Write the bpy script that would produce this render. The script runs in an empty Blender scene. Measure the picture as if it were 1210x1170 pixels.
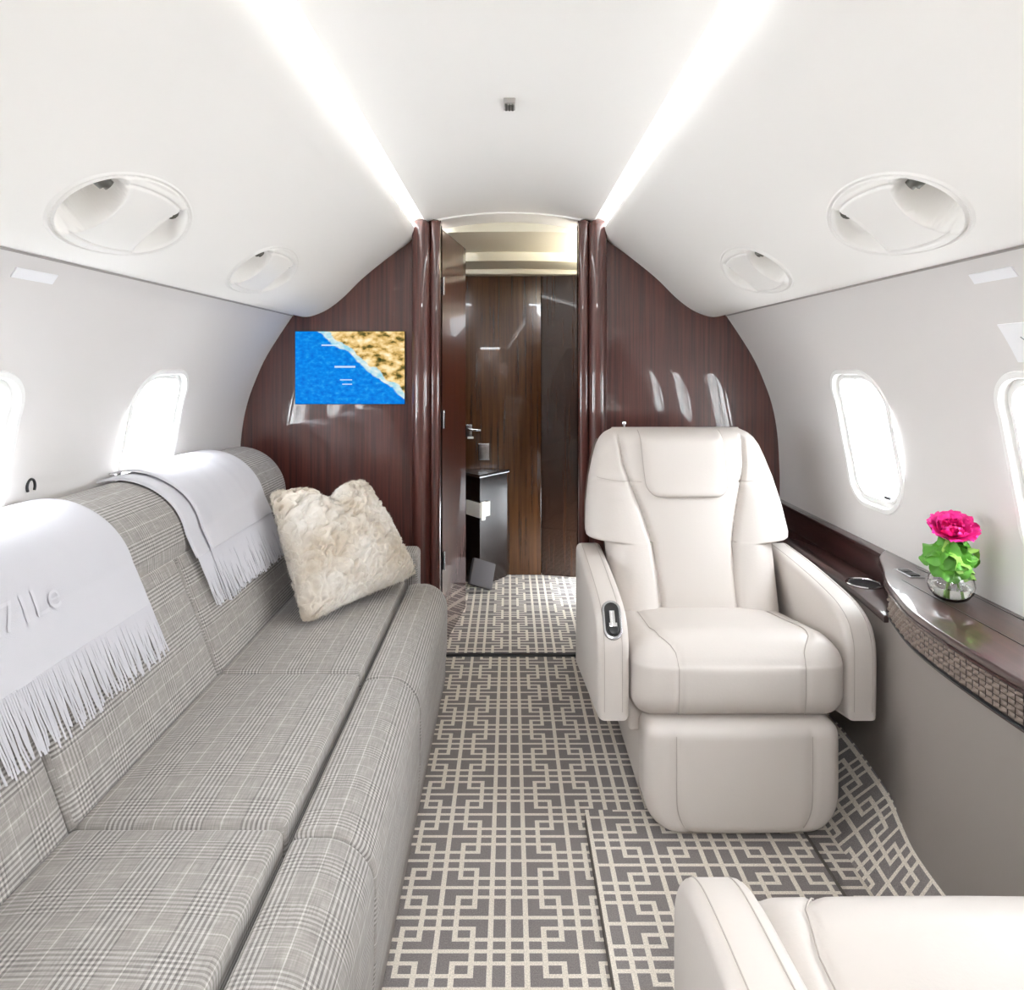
import bpy, bmesh, math, random
from mathutils import Vector, Matrix, noise

# ------------------------------------------------------------------ camera, sky, exposure
SC = bpy.context.scene
COL = SC.collection
R = random.Random(7)
CAM_Z = 1.107
FPX = 803.0
cd = bpy.data.cameras.new('camera'); cam = bpy.data.objects.new('camera', cd); COL.objects.link(cam)
cam.location = (0, 0, CAM_Z); cam.rotation_euler = (math.pi/2, 0, 0)
cd.sensor_width = 36; cd.sensor_fit = 'HORIZONTAL'; cd.lens = 36*FPX/1210
cd.shift_x = 3/1210; cd.shift_y = -152/1210; cd.clip_start = 0.01
SC.camera = cam
SC.view_settings.view_transform = 'Standard'; SC.view_settings.look = 'None'
SC.view_settings.gamma = 1; SC.view_settings.use_curve_mapping = False
SC.view_settings.exposure = 0.62
SC.cycles.max_bounces = 16; SC.cycles.diffuse_bounces = 8
SKY = 23.0          # bright overcast sky outside the cabin windows
LED = 8.0         # cove lighting
w = bpy.data.worlds.new('sky'); SC.world = w; w.use_nodes = True
bg = w.node_tree.nodes['Background']; bg.inputs[0].default_value = (0.90, 0.95, 1.0, 1); bg.inputs[1].default_value = SKY

# ------------------------------------------------------------------ materials
def s2l(c): return tuple(((x/255)/12.92 if x/255 <= .04045 else ((x/255+.055)/1.055)**2.4) for x in c)
def newmat(name):
    m = bpy.data.materials.new(name); m.use_nodes = True
    return m, m.node_tree, m.node_tree.nodes['Principled BSDF']
def setp(b, **k):
    for n, v in k.items():
        b.inputs[n.replace('_', ' ')].default_value = v
def simple(name, rgb, rough=.5, metal=0, coat=0, bump=None, var=0):
    m, t, b = newmat(name)
    c = s2l(rgb) + (1,)
    setp(b, Base_Color=c, Roughness=rough, Metallic=metal, Coat_Weight=coat)
    if coat: b.inputs['Coat Roughness'].default_value = .03
    tc = t.nodes.new('ShaderNodeTexCoord')
    if bump:
        n = t.nodes.new('ShaderNodeTexNoise'); n.inputs['Scale'].default_value = bump[0]; n.inputs['Detail'].default_value = 3
        bp = t.nodes.new('ShaderNodeBump'); bp.inputs['Strength'].default_value = bump[1]; bp.inputs['Distance'].default_value = .002
        t.links.new(tc.outputs['Object'], n.inputs['Vector']); t.links.new(n.outputs['Fac'], bp.inputs['Height'])
        t.links.new(bp.outputs['Normal'], b.inputs['Normal'])
    if var:
        n = t.nodes.new('ShaderNodeTexNoise'); n.inputs['Scale'].default_value = 6; n.inputs['Detail'].default_value = 4
        r = t.nodes.new('ShaderNodeValToRGB')
        r.color_ramp.elements[0].color = tuple(x*(1-var) for x in c[:3])+(1,); r.color_ramp.elements[1].color = tuple(min(1, x*(1+var)) for x in c[:3])+(1,)
        t.links.new(tc.outputs['Object'], n.inputs['Vector']); t.links.new(n.outputs['Fac'], r.inputs['Fac']); t.links.new(r.outputs['Color'], b.inputs['Base Color'])
    return m
def wood(name, dark, light, rough=.25, scale=(55, 55, 1.6), coat=1.0):
    m, t, b = newmat(name)
    tc = t.nodes.new('ShaderNodeTexCoord'); mp = t.nodes.new('ShaderNodeMapping'); mp.inputs['Scale'].default_value = scale
    n = t.nodes.new('ShaderNodeTexNoise'); n.inputs['Scale'].default_value = 1; n.inputs['Detail'].default_value = 5; n.inputs['Roughness'].default_value = .65
    r = t.nodes.new('ShaderNodeValToRGB')
    r.color_ramp.elements[0].position = .32; r.color_ramp.elements[0].color = s2l(dark)+(1,)
    r.color_ramp.elements[1].position = .72; r.color_ramp.elements[1].color = s2l(light)+(1,)
    t.links.new(tc.outputs['Object'], mp.inputs[0]); t.links.new(mp.outputs[0], n.inputs['Vector'])
    t.links.new(n.outputs['Fac'], r.inputs[0]); t.links.new(r.outputs[0], b.inputs['Base Color'])
    setp(b, Roughness=rough, Coat_Weight=coat, Coat_Roughness=.015)
    b.inputs['Coat IOR'].default_value = 1.6
    return m
def emis(name, rgb, strength):
    m, t, b = newmat(name)
    setp(b, Base_Color=(0, 0, 0, 1)); b.inputs['Emission Color'].default_value = tuple(rgb)+(1,); b.inputs['Emission Strength'].default_value = strength
    return m
def mth(t, op, a, b=None, c=None):
    n = t.nodes.new('ShaderNodeMath'); n.operation = op
    for i, v in enumerate((a, b, c)):
        if v is None: continue
        if isinstance(v, (int, float)): n.inputs[i].default_value = v
        else: t.links.new(v, n.inputs[i])
    return n.outputs[0]
def plaid(name):
    """Glen check wool: bundles of fine pale and dark lines both ways with a single pale line between bundles."""
    m, t, b = newmat(name)
    uv = t.nodes.new('ShaderNodeUVMap'); sp = t.nodes.new('ShaderNodeSeparateXYZ'); t.links.new(uv.outputs[0], sp.inputs[0])
    def stripes(c, period, amp):
        f = mth(t, 'FRACT', mth(t, 'DIVIDE', c, period))
        grp = mth(t, 'LESS_THAN', f, .44)
        fine = mth(t, 'SUBTRACT', mth(t, 'MULTIPLY', mth(t, 'LESS_THAN', mth(t, 'FRACT', mth(t, 'DIVIDE', c, period*.44/6)), .5), 2), 1.0)
        g = mth(t, 'MULTIPLY', mth(t, 'MULTIPLY', grp, fine), amp)
        one = mth(t, 'MULTIPLY', mth(t, 'LESS_THAN', mth(t, 'ABSOLUTE', mth(t, 'SUBTRACT', f, .72)), .010), amp*1.3)
        return mth(t, 'ADD', g, one)
    su = stripes(sp.outputs[0], .108, .19); sv = stripes(sp.outputs[1], .100, .12)
    def streak(sx, sy):
        mp = t.nodes.new('ShaderNodeMapping'); mp.inputs['Scale'].default_value = (sx, sy, 1); t.links.new(uv.outputs[0], mp.inputs[0])
        n = t.nodes.new('ShaderNodeTexNoise'); n.inputs['Scale'].default_value = 1; n.inputs['Detail'].default_value = 3; t.links.new(mp.outputs[0], n.inputs['Vector'])
        return mth(t, 'MULTIPLY', mth(t, 'SUBTRACT', n.outputs['Fac'], .5), .5)
    v = mth(t, 'ADD', mth(t, 'ADD', su, sv), mth(t, 'ADD', streak(420, 25), streak(25, 420)))
    v = mth(t, 'ADD', v, .46)
    r = t.nodes.new('ShaderNodeValToRGB'); cr = r.color_ramp
    cr.elements[0].position = .05; cr.elements[0].color = s2l((92, 88, 87))+(1,)
    cr.elements[1].position = .95; cr.elements[1].color = s2l((204, 200, 196))+(1,)
    e = cr.elements.new(.46); e.color = s2l((148, 143, 138))+(1,)
    t.links.new(v, r.inputs[0]); t.links.new(r.outputs[0], b.inputs['Base Color'])
    bp = t.nodes.new('ShaderNodeBump'); bp.inputs['Strength'].default_value = .25; bp.inputs['Distance'].default_value = .001
    t.links.new(v, bp.inputs['Height']); t.links.new(bp.outputs[0], b.inputs['Normal'])
    setp(b, Roughness=.9); b.inputs['Sheen Weight'].default_value = .15
    return m
def carpetmat(name, rgb):
    m, t, b = newmat(name)
    tc = t.nodes.new('ShaderNodeTexCoord'); n = t.nodes.new('ShaderNodeTexNoise'); n.inputs['Scale'].default_value = 420; n.inputs['Detail'].default_value = 2
    r = t.nodes.new('ShaderNodeValToRGB'); c = s2l(rgb)
    r.color_ramp.elements[0].position = .25; r.color_ramp.elements[0].color = tuple(x*.7 for x in c)+(1,)
    r.color_ramp.elements[1].position = .75; r.color_ramp.elements[1].color = tuple(min(1, x*1.25) for x in c)+(1,)
    bp = t.nodes.new('ShaderNodeBump'); bp.inputs['Strength'].default_value = .5; bp.inputs['Distance'].default_value = .003
    t.links.new(tc.outputs['Object'], n.inputs['Vector']); t.links.new(n.outputs['Fac'], r.inputs[0]); t.links.new(r.outputs[0], b.inputs['Base Color'])
    t.links.new(n.outputs['Fac'], bp.inputs['Height']); t.links.new(bp.outputs[0], b.inputs['Normal'])
    setp(b, Roughness=1.0); b.inputs['Specular IOR Level'].default_value = .1
    return m
def panemat():
    m = bpy.data.materials.new('window_glass'); m.use_nodes = True; t = m.node_tree; t.nodes.clear()
    o = t.nodes.new('ShaderNodeOutputMaterial'); mx = t.nodes.new('ShaderNodeMixShader'); tr = t.nodes.new('ShaderNodeBsdfTransparent'); gl = t.nodes.new('ShaderNodeBsdfGlossy')
    gl.inputs['Roughness'].default_value = .02; mx.inputs[0].default_value = .06
    t.links.new(tr.outputs[0], mx.inputs[1]); t.links.new(gl.outputs[0], mx.inputs[2]); t.links.new(mx.outputs[0], o.inputs[0])
    return m
def glassmat(name, rgb=(1, 1, 1), ior=1.45):
    m, t, b = newmat(name)
    setp(b, Base_Color=tuple(rgb)+(1,), Roughness=0.0, IOR=ior, Transmission_Weight=1.0)
    return m

MT = {}
MT['ceil'] = simple('ivory_headliner', (247, 245, 241), .6, bump=(300, .03))
MT['wall'] = simple('pale_grey_sidewall', (226, 223, 221), .55, bump=(500, .05))
MT['white'] = simple('white_plastic', (244, 244, 242), .35)
MT['pod'] = simple('ivory_plastic', (244, 242, 238), .42)
MT['wood'] = wood('mahogany_veneer', (54, 23, 19), (102, 52, 43), rough=.4, scale=(95, 95, 1.8))
MT['wood_h'] = wood('mahogany_veneer_ledge', (42, 23, 22), (68, 40, 37), rough=.4, scale=(60, 2.0, 60))
MT['wood_b'] = wood('walnut_brown_veneer', (46, 26, 11), (90, 56, 28), coat=.4)
MT['wood_dark'] = wood('dark_cabinet_veneer', (18, 12, 10), (34, 22, 18), coat=.08)
MT['wood_p'] = wood('dark_brown_panel_veneer', (32, 18, 12), (60, 37, 24), coat=.3)
MT['plaid'] = plaid('glen_check_wool')
MT['leather'] = simple('cream_leather', (200, 193, 187), .45, bump=(160, .12))
MT['seam'] = simple('leather_seam_thread', (172, 164, 157), .8)  # stitching, a slightly darker beige than the leather
MT['shell'] = simple('taupe_leather', (120, 108, 100), .5, bump=(160, .1))
MT['panel'] = simple('taupe_side_panel', (138, 131, 126), .5, bump=(200, .08))
MT['carpet_d'] = carpetmat('carpet_grey_pile', (134, 128, 126))
MT['carpet_l'] = carpetmat('carpet_ivory_pile', (224, 216, 204))
MT['edge'] = simple('carpet_edge_binding', (96, 90, 84), .9)
MT['wool'] = simple('pale_grey_cashmere', (200, 199, 204), .95, bump=(700, .3))
MT['thread'] = simple('white_embroidery_thread', (205, 204, 209), .7)
MT['metal'] = simple('brushed_metal', (170, 170, 172), .25, 1.0)
MT['dmetal'] = simple('dull_dark_metal', (105, 104, 98), .5, .6)
MT['jointgrey'] = simple('joint_grey', (168, 163, 160), .6)
MT['chrome'] = simple('chrome', (225, 225, 228), .08, 1.0)
MT['black'] = simple('black_plastic', (28, 28, 30), .35)
MT['dgrey'] = simple('dark_grey_fabric', (74, 70, 72), .8, bump=(200, .2))
MT['glassp'] = panemat()
MT['led'] = emis('led_strip_light', (.97, .985, 1), LED)
MT['weave'] = simple('woven_leather', (122, 108, 99), .45, bump=(300, .1), var=.15)
MT['print'] = simple('placard_grey_print', (150, 155, 160), .6)
MT['placard'] = simple('placard_white', (246, 247, 250), .4)
MT['tissue'] = simple('tissue_paper_white', (245, 243, 236), .9)
MT['warmceil'] = simple('vestibule_headliner', (232, 226, 205), .6)

# ------------------------------------------------------------------ mesh helpers
def mk(name, verts, faces, mat, parent=None, smooth=True, uvs=None, mats=None, midx=None, angle=38):
    me = bpy.data.meshes.new(name)
    me.from_pydata([tuple(v) for v in verts], [], faces); me.update()
    if uvs:
        l = me.uv_layers.new(name='UVMap')
        for i, u in enumerate(uvs): l.data[i].uv = u
    for m in (mats or [mat]): me.materials.append(MT[m] if isinstance(m, str) else m)
    if midx: me.polygons.foreach_set('material_index', midx)
    if smooth:
        me.polygons.foreach_set('use_smooth', [True]*len(me.polygons))
        me.set_sharp_from_angle(angle=math.radians(angle))
    o = bpy.data.objects.new(name, me); COL.objects.link(o)
    if parent: o.parent = parent
    return o
def tag(o, label=None, cat=None, group=None, kind=None):
    if label: o['label'] = label
    if cat: o['category'] = cat
    if group: o['group'] = group
    if kind: o['kind'] = kind
    return o
def thing(name, label, cat, loc=(0, 0, 0), group=None, kind=None):
    o = bpy.data.objects.new(name, None); COL.objects.link(o); o.location = loc; o.empty_display_size = .05
    return tag(o, label, cat, group, kind)
def local(o, loc):   # shift a mesh whose vertices are in world space so that it sits under an Empty at loc
    o.data.transform(Matrix.Translation(-Vector(loc)))
    return o
def crom(pts, n=8):
    """Catmull-Rom through 2D/3D points"""
    P = [Vector(p) for p in pts]; out = []
    for i in range(len(P)-1):
        a = P[i-1] if i else P[0]*2-P[1]; b = P[i]; c = P[i+1]; d = P[i+2] if i+2 < len(P) else P[-1]*2-P[-2]
        for k in range(n):
            t = k/n
            out.append(.5*((2*b)+(c-a)*t+(2*a-5*b+4*c-d)*t*t+(3*b-a-3*c+d)*t**3))
    out.append(P[-1]); return out
def interp(tab, x):
    if x <= tab[0][0]: return tab[0][1]
    for (a, b), (c, d) in zip(tab, tab[1:]):
        if x <= c: return b+(d-b)*(x-a)/(c-a)
    return tab[-1][1]
class Path:
    """polyline sampled by arc length"""
    def __init__(s, pts):
        s.p = [Vector(p) for p in pts]; s.l = [0]
        for a, b in zip(s.p, s.p[1:]): s.l.append(s.l[-1]+(b-a).length)
        s.L = s.l[-1]
    def at(s, d):
        if d <= 0: return s.p[0]+(s.p[0]-s.p[1]).normalized()*(-d)
        if d >= s.L: return s.p[-1]+(s.p[-1]-s.p[-2]).normalized()*(d-s.L)
        lo, hi = 0, len(s.l)-1
        while hi-lo > 1:
            m = (lo+hi)//2
            if s.l[m] <= d: lo = m
            else: hi = m
        return s.p[lo].lerp(s.p[hi], (d-s.l[lo])/(s.l[hi]-s.l[lo]))
    def tan(s, d): return (s.at(d+.004)-s.at(d-.004)).normalized()
def sheet(fn, us, vs, closed=False):
    V = [fn(u, v) for v in vs for u in us]; n = len(us); F = []
    for j in range(len(vs)-1):
        for i in range(n if closed else n-1):
            k = (i+1) % n
            F.append((j*n+i, j*n+k, (j+1)*n+k, (j+1)*n+i))
    return V, F
def lin(a, b, n): return [a+(b-a)*i/n for i in range(n+1)]
def tube(path, r, n=6, cap=True):
    P = [Vector(p) for p in path]; V = []; F = []
    t = (P[1]-P[0]).normalized(); up = Vector((0, 0, 1)) if abs(t.z) < .9 else Vector((1, 0, 0))
    nx = t.cross(up).normalized()
    for i, p in enumerate(P):
        t = (P[min(i+1, len(P)-1)]-P[max(i-1, 0)]).normalized()
        nx = (nx-t*nx.dot(t)).normalized(); ny = t.cross(nx)
        rr = r(i/(len(P)-1)) if callable(r) else r
        for k in range(n):
            a = 2*math.pi*k/n; V.append(p+(nx*math.cos(a)+ny*math.sin(a))*rr)
    for i in range(len(P)-1):
        for k in range(n):
            F.append((i*n+k, i*n+(k+1) % n, (i+1)*n+(k+1) % n, (i+1)*n+k))
    if cap: F.append(tuple(range(n-1, -1, -1))); F.append(tuple((len(P)-1)*n+k for k in range(n)))
    return V, F
def merge(parts):
    V = []; F = []
    for v, f in parts:
        b = len(V); V += list(v); F += [tuple(i+b for i in q) for q in f]
    return V, F
def lathe(prof, n=32, c=(0, 0, 0)):
    V = []; F = []; m = len(prof)
    for i in range(n):
        a = 2*math.pi*i/n
        for r, z in prof: V.append((c[0]+r*math.cos(a), c[1]+r*math.sin(a), c[2]+z))
    for i in range(n):
        j = (i+1) % n
        for k in range(m-1): F.append((i*m+k, j*m+k, j*m+k+1, i*m+k+1))
    return V, F
def prism(outline, mp, t0, t1, bevel=0, seg=3):
    """outline 2D -> solid between t0 and t1; mp(a, b, t) gives the 3D point"""
    bm = bmesh.new()
    A = [bm.verts.new(mp(a, b, t0)) for a, b in outline]; B = [bm.verts.new(mp(a, b, t1)) for a, b in outline]
    n = len(A)
    f0 = bm.faces.new(A[::-1]); f1 = bm.faces.new(B)
    for i in range(n): bm.faces.new((A[i], A[(i+1) % n], B[(i+1) % n], B[i]))
    bmesh.ops.recalc_face_normals(bm, faces=bm.faces)
    if bevel:
        ed = list(set(list(f0.edges)+list(f1.edges)))
        bmesh.ops.bevel(bm, geom=ed, offset=bevel, segments=seg, profile=.5, affect='EDGES', clamp_overlap=True)
    bm.verts.index_update()
    V = [v.co.copy() for v in bm.verts]; F = [tuple(v.index for v in f.verts) for f in bm.faces]
    bm.free(); return V, F
def axis_pts(h, r, res, nr=4):
    out = [-(h-r)-r*math.tan(math.pi/4*(nr-i)/nr) for i in range(nr)]
    m = max(1, round(2*(h-r)/res)); out += [-(h-r)+2*(h-r)*i/m for i in range(m+1)]
    out += [(h-r)+r*math.tan(math.pi/4*(i+1)/nr) for i in range(nr)]
    return out
def rbox(hx, hy, hz, r, res=.03, nr=4, deform=None, c=(0, 0, 0), uvo=(0, 0)):
    """rounded box; returns verts, faces, uvs (metres, box mapped)"""
    H = (hx, hy, hz); ax = [axis_pts(h, r, res, nr) for h in H]
    idx = {}; V = []; F = []; UV = []; src = []
    def vert(p):
        k = tuple(round(x, 6) for x in p)
        if k in idx: return idx[k]
        inn = Vector([max(-(H[i]-r), min(H[i]-r, p[i])) for i in range(3)])
        d = (Vector(p)-inn); q = inn+d.normalized()*r
        idx[k] = len(V); V.append(q); src.append(Vector(p)); return idx[k]
    for a in range(3):
        b, cc = (a+1) % 3, (a+2) % 3
        for s in (-1, 1):
            for i in range(len(ax[b])-1):
                for j in range(len(ax[cc])-1):
                    q = []
                    for (ii, jj) in ((i, j), (i+1, j), (i+1, j+1), (i, j+1)):
                        p = [0, 0, 0]; p[a] = s*H[a]; p[b] = ax[b][ii]; p[cc] = ax[cc][jj]; q.append(vert(p))
                    if s < 0: q = q[::-1]
                    F.append(tuple(q))
                    for v in q:
                        P = src[v]
                        if a == 2: u = (P.x, P.y)
                        elif a == 0: u = (hx+(hz-P.z) if s > 0 else -hx-(hz-P.z), P.y)
                        else: u = (P.x, s*(hy+(hz-P.z)))
                        UV.append((u[0]+uvo[0], u[1]+uvo[1]))
    if deform: V = [deform(v) for v in V]
    C = Vector(c)
    return [v+C for v in V], F, UV
def box(x0, x1, y0, y1, z0, z1, bev=.003):
    r = min(bev, .49*min(x1-x0, y1-y0, z1-z0))
    V, F, U = rbox((x1-x0)/2, (y1-y0)/2, (z1-z0)/2, r, res=10, nr=2, c=((x0+x1)/2, (y0+y1)/2, (z0+z1)/2))
    return V, F
def gauss(x, s): return math.exp(-(x/s)**2)
def sstep(a, b, x):
    t = max(0, min(1, (x-a)/(b-a))); return t*t*(3-2*t)

# ------------------------------------------------------------------ cabin cross-section (right half, X/Z)
Y0, Y1 = -0.03, 2.60
SIDE = Path(crom([(.827, 1.304), (.882, 1.222), (.933, 1.139), (.971, 1.055), (1.003, .965), (1.023, .863), (1.032, .74), (1.034, .615), (1.028, .45), (1.006, .3), (.97, .15), (.92, -.02)], 10))
BIN = Path(crom([(.366, 1.650), (.357, 1.632), (.370, 1.598), (.396, 1.572), (.424, 1.553), (.495, 1.499), (.566, 1.440), (.638, 1.369), (.696, 1.325), (.748, 1.302), (.785, 1.296), (.827, 1.304)], 10))
def sec(path, sx, s, y):
    p = path.at(s); return Vector((sx*p.x, y, p.y))
def nrm(path, sx, s):      # points out of the cabin
    t = path.tan(s); n = Vector((t.y, -t.x)) if path is SIDE else Vector((-t.y, t.x))
    if path is SIDE and n.x < 0: n = -n
    if path is BIN and n.y < 0: n = -n
    return Vector((sx*n.x, 0, n.y))
def find_s(path, f):
    best = None
    for i in range(600):
        s = path.L*i/599; d = abs(f(path.at(s)))
        if best is None or d < best[0]: best = (d, s)
    return best[1]
WIN_Y = (1.92, 1.227, .533); WIN_S = find_s(SIDE, lambda p: p.y-.905); WW, WH, WR = .290, .405, .098
POD_S = find_s(BIN, lambda p: p.x-.652); PODS_Y = (1.165, 1.82); PA, PB = .180, .092
def rrect(w_, h_, r_, inset, n=16):
    w2, h2, r2 = w_/2-inset, h_/2-inset, max(.012, r_-inset); out = []
    for cx, cy, a0 in ((w2-r2, h2-r2, 0), (-(w2-r2), h2-r2, 90), (-(w2-r2), -(h2-r2), 180), (w2-r2, -(h2-r2), 270)):
        for k in range(n+1):
            a = math.radians(a0+90*k/n); out.append((cx+r2*math.cos(a), cy+r2*math.sin(a)))
    return out
def in_rrect(x, y, w_, h_, r_, inset):
    w2, h2, r2 = w_/2-inset, h_/2-inset, r_-inset
    dx, dy = max(abs(x)-(w2-r2), 0), max(abs(y)-(h2-r2), 0)
    return abs(x) < w2 and abs(y) < h2 and dx*dx+dy*dy < r2*r2
def lines(a, b, fine, cs, cf):
    out = [a]; 
    while out[-1] < b-1e-6:
        x = out[-1]; st = cf if any(lo-.012 <= x <= hi for lo, hi in fine) else cs
        for lo, hi in fine:
            if x < lo-.012 < x+st: st = max(lo-.011-x, .003)
        out.append(min(b, x+st))
    return out

# sidewalls with window cut-outs
for sx, nm in ((-1, 'wall_left'), (1, 'wall_right')):
    ys = lines(Y0-.02, Y1+.004, [(y-WW/2, y+WW/2) for y in sorted(WIN_Y)], .06, .006)
    ss = lines(0, SIDE.L, [(WIN_S-WH/2, WIN_S+WH/2)], .03, .006)
    V, F = sheet(lambda s, y: sec(SIDE, sx, s, y), ss, ys); n = len(ss); keep = []
    for f in F:
        j, i = divmod(f[0], n); yc = (ys[j]+ys[j+1])/2; sc = (ss[i]+ss[i+1])/2
        if not any(in_rrect(yc-wy, sc-WIN_S, WW, WH, WR, .007) for wy in WIN_Y): keep.append(f)
    o = mk(nm, V, keep, 'wall', angle=60)
    tag(o, 'pale grey curved cabin sidewall %s' % ('behind the sofa' if sx < 0 else 'behind the side ledge'), 'wall', kind='structure')

# windows
FR = [(-.003, .0005), (-.001, -.004), (.010, -.005), (.0135, -.001), (.015, .012), (.024, .014), (.0245, .006), (.031, .007), (.033, .045), (.0335, .048), (.039, .050), (.0395, .098), (.0395, .14)]
wi = 0
for sx in (-1, 1):
    for wy in WIN_Y:
        wi += 1
        N = nrm(SIDE, sx, WIN_S); base = sec(SIDE, sx, WIN_S, wy)
        def wp(dy, dt, depth):
            s = WIN_S-dt; return sec(SIDE, sx, s, wy+dy)+nrm(SIDE, sx, s).lerp(N, min(1, max(0, depth*9)))*depth
        rings = [[wp(a, b, d) for a, b in rrect(WW, WH, WR, i)] for i, d in FR]
        n = len(rings[0]); V = [p for r_ in rings for p in r_]
        F = [(k*n+i, k*n+(i+1) % n, (k+1)*n+(i+1) % n, (k+1)*n+i) for k in range(len(FR)-1) for i in range(n)]
        t = thing('window_%d' % wi, 'rounded cabin window with white frame, %s %s' % (('nearest the forward bulkhead', 'between its two neighbours', 'nearest the aft bulkhead')[WIN_Y.index(wy)], 'above the sofa' if sx < 0 else 'above the side ledge'), 'window', base, kind='structure')
        local(mk('window_frame', V, F, 'white', t, angle=34), base)
        P = [wp(a, b, .098) for a, b in rrect(WW, WH, WR, .0385)]
        local(mk('pane', P+[wp(a, b, .102) for a, b in rrect(WW, WH, WR, .0385)], [tuple(range(n)), tuple(range(2*n-1, n-1, -1))], 'glassp', t, smooth=False), base)
        q = wp(-.045, -WH/2+.040, .012)
        local(mk('shade_latch', *box(q.x-.004, q.x+.004, q.y-.012, q.y+.012, q.z-.004, q.z+.004, .002), 'black', t), base)
        pl = bpy.data.lights.new('window_portal', 'AREA'); pl.shape = 'RECTANGLE'; pl.size = .24; pl.size_y = .36; pl.cycles.is_portal = True
        po = bpy.data.objects.new('window_portal', pl); COL.objects.link(po); po.location = base+N*.15
        po.rotation_euler = (-N).to_track_quat('-Z', 'Z').to_euler(); po.parent = t; po.location = N*.15

# ceiling: centre panel, coves, side panels with cut-outs for the air pods
CEN = [(0, 1.697), (.08, 1.695), (.16, 1.688), (.24, 1.677), (.285, 1.668), (.322, 1.659)]
COVE = [(.322, 1.659), (.330, 1.664), (.345, 1.669), (.360, 1.668), (.3685, 1.662), (.370, 1.648)]
full = [(-x, z) for x, z in CEN[:0:-1]]+CEN
pf = crom(full, 4)
ceil = mk('ceiling', *sheet(lambda p, y: (p.x, y, p.y), pf, lin(Y0-.02, Y1+.02, 30)), 'ceil')
tag(ceil, 'ivory centre ceiling panel between two bright light strips', 'ceiling', kind='structure')
for sx in (-1, 1):
    mk('cove', *sheet(lambda p, y: (sx*p.x, y, p.y), crom(COVE, 4), lin(Y0-.02, Y1+.02, 4)), 'ceil', ceil)
    ys = lines(Y0-.02, Y1+.004, [(y-PA, y+PA) for y in PODS_Y], .06, .006)
    ss = lines(0, BIN.L, [(POD_S-PB, POD_S+PB)], .012, .006)
    V, F = sheet(lambda s, y: sec(BIN, sx, s, y), ss, ys); n = len(ss); keep = []
    for f in F:
        j, i = divmod(f[0], n); yc = (ys[j]+ys[j+1])/2; sc = (ss[i]+ss[i+1])/2
        if not any(((yc-py)/(PA-.006))**2+((sc-POD_S)/(PB-.006))**2 < 1 for py in PODS_Y): keep.append(f)
    mk('side_panel', V, keep, 'ceil', ceil, angle=60)
    # thin grey joint trim where the headliner meets the sidewall
    tr = mk('trim_%d' % (1 if sx < 0 else 2), *tube([(sx*.829, y, 1.3005) for y in lin(Y0, Y1, 6)],   .0024, 6), 'jointgrey')
    tag(tr, 'thin grey joint trim between headliner and %s sidewall' % ('sofa side' if sx < 0 else 'ledge side'), 'trim', kind='structure')
    # light strip lying in the cove
    st = mk('light_strip', *prism([(.3558, 1.633), (.3650, 1.653), (.3690, 1.652), (.3598, 1.632)], lambda a, b, t: Vector((sx*a, t, b)), Y0, Y1-.002), 'led', smooth=False)
    tag(st, 'long white glowing light strip in the ceiling cove on the %s side' % ('sofa' if sx < 0 else 'armchair'), 'light strip', 'ceiling light strips')

# air pods
for sx in (-1, 1):
    for py in PODS_Y:
        N = nrm(BIN, sx, POD_S); base = sec(BIN, sx, POD_S, py)
        def hgt(A, B):
            rho = math.hypot(A, B); h = .0025
            h += .006*max(0, 1-(A/.62)**2)*max(0, 1-(B/.85)**2)**.5
            h -= .006*gauss(rho-.955, .014)
            if abs(A) < .52: h -= .005*gauss(math.hypot(A*.75, B)-.74, .020)*sstep(.52, .46, abs(A))
            for e in (-1, 1):
                q = math.hypot((A-e*.72)/(.36), B/.80)
                if rho < .925:
                    side = .5+.5*max(-1, min(1, (e*.72-A)*e/.36))
                    edge = sstep(1.0, .86, q)*sstep(.925, .84, rho)
                    h -= edge*(.008+.066*side)
                h += .0025*gauss(q-1.05, .06)*(1 if rho < .93 else 0)*(1 if (e*.70-A)*e > 0 else 0)
            if rho > .985: h = max(-.001, .0025-(rho-.985)*.06)
            return h
        V = []; F = []; nr_, na = 64, 128
        for i in range(nr_+1):
            rho = 1.045*i/nr_
            for k in range(na):
                a = 2*math.pi*k/na; A, B = rho*math.cos(a), rho*math.sin(a); s = POD_S+B*PB
                V.append(sec(BIN, sx, s, py+A*PA)-nrm(BIN, sx, s)*hgt(A, B))
        for i in range(nr_):
            for k in range(na): F.append((i*na+k, i*na+(k+1) % na, (i+1)*na+(k+1) % na, (i+1)*na+k))
        t = thing('air_vent_pod', 'oval ivory air vent pod %s, %s the forward bulkhead' % ('above the sofa' if sx < 0 else 'above the armchairs', 'beside' if py > 1.5 else 'second from'), 'air vent', base, 'overhead air vent pods')
        local(mk('housing', V, F, 'pod', t, angle=180), base)
        for e in (-1, 1):
            pts = []
            p = sec(BIN, sx, POD_S-.040, py+e*.60*PA)+N*.020
            d = Vector((0, -e*.7, 0))-N*.7
            d.normalize()
            local(mk('nozzle', *merge([tube([p-d*.014, p+d*.008], .014, 14), tube([p+d*.008, p+d*.015], .009, 14)]), 'dmetal', t), base)

# small ceiling sensor
t = thing('ceiling_sensor', 'small square grey grille sensor in the centre of the ceiling', 'sensor', (0, 1.516, 1.69))
mk('frame', *box(-.013, .013, -.024, .024, -.004, .008, .002), 'jointgrey', t)
for i in range(3): mk('grille_bar', *box(-.0095+i*.007, -.0045+i*.007, -.018, .018, -.007, -.003, .0008), 'dmetal', t)

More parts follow.
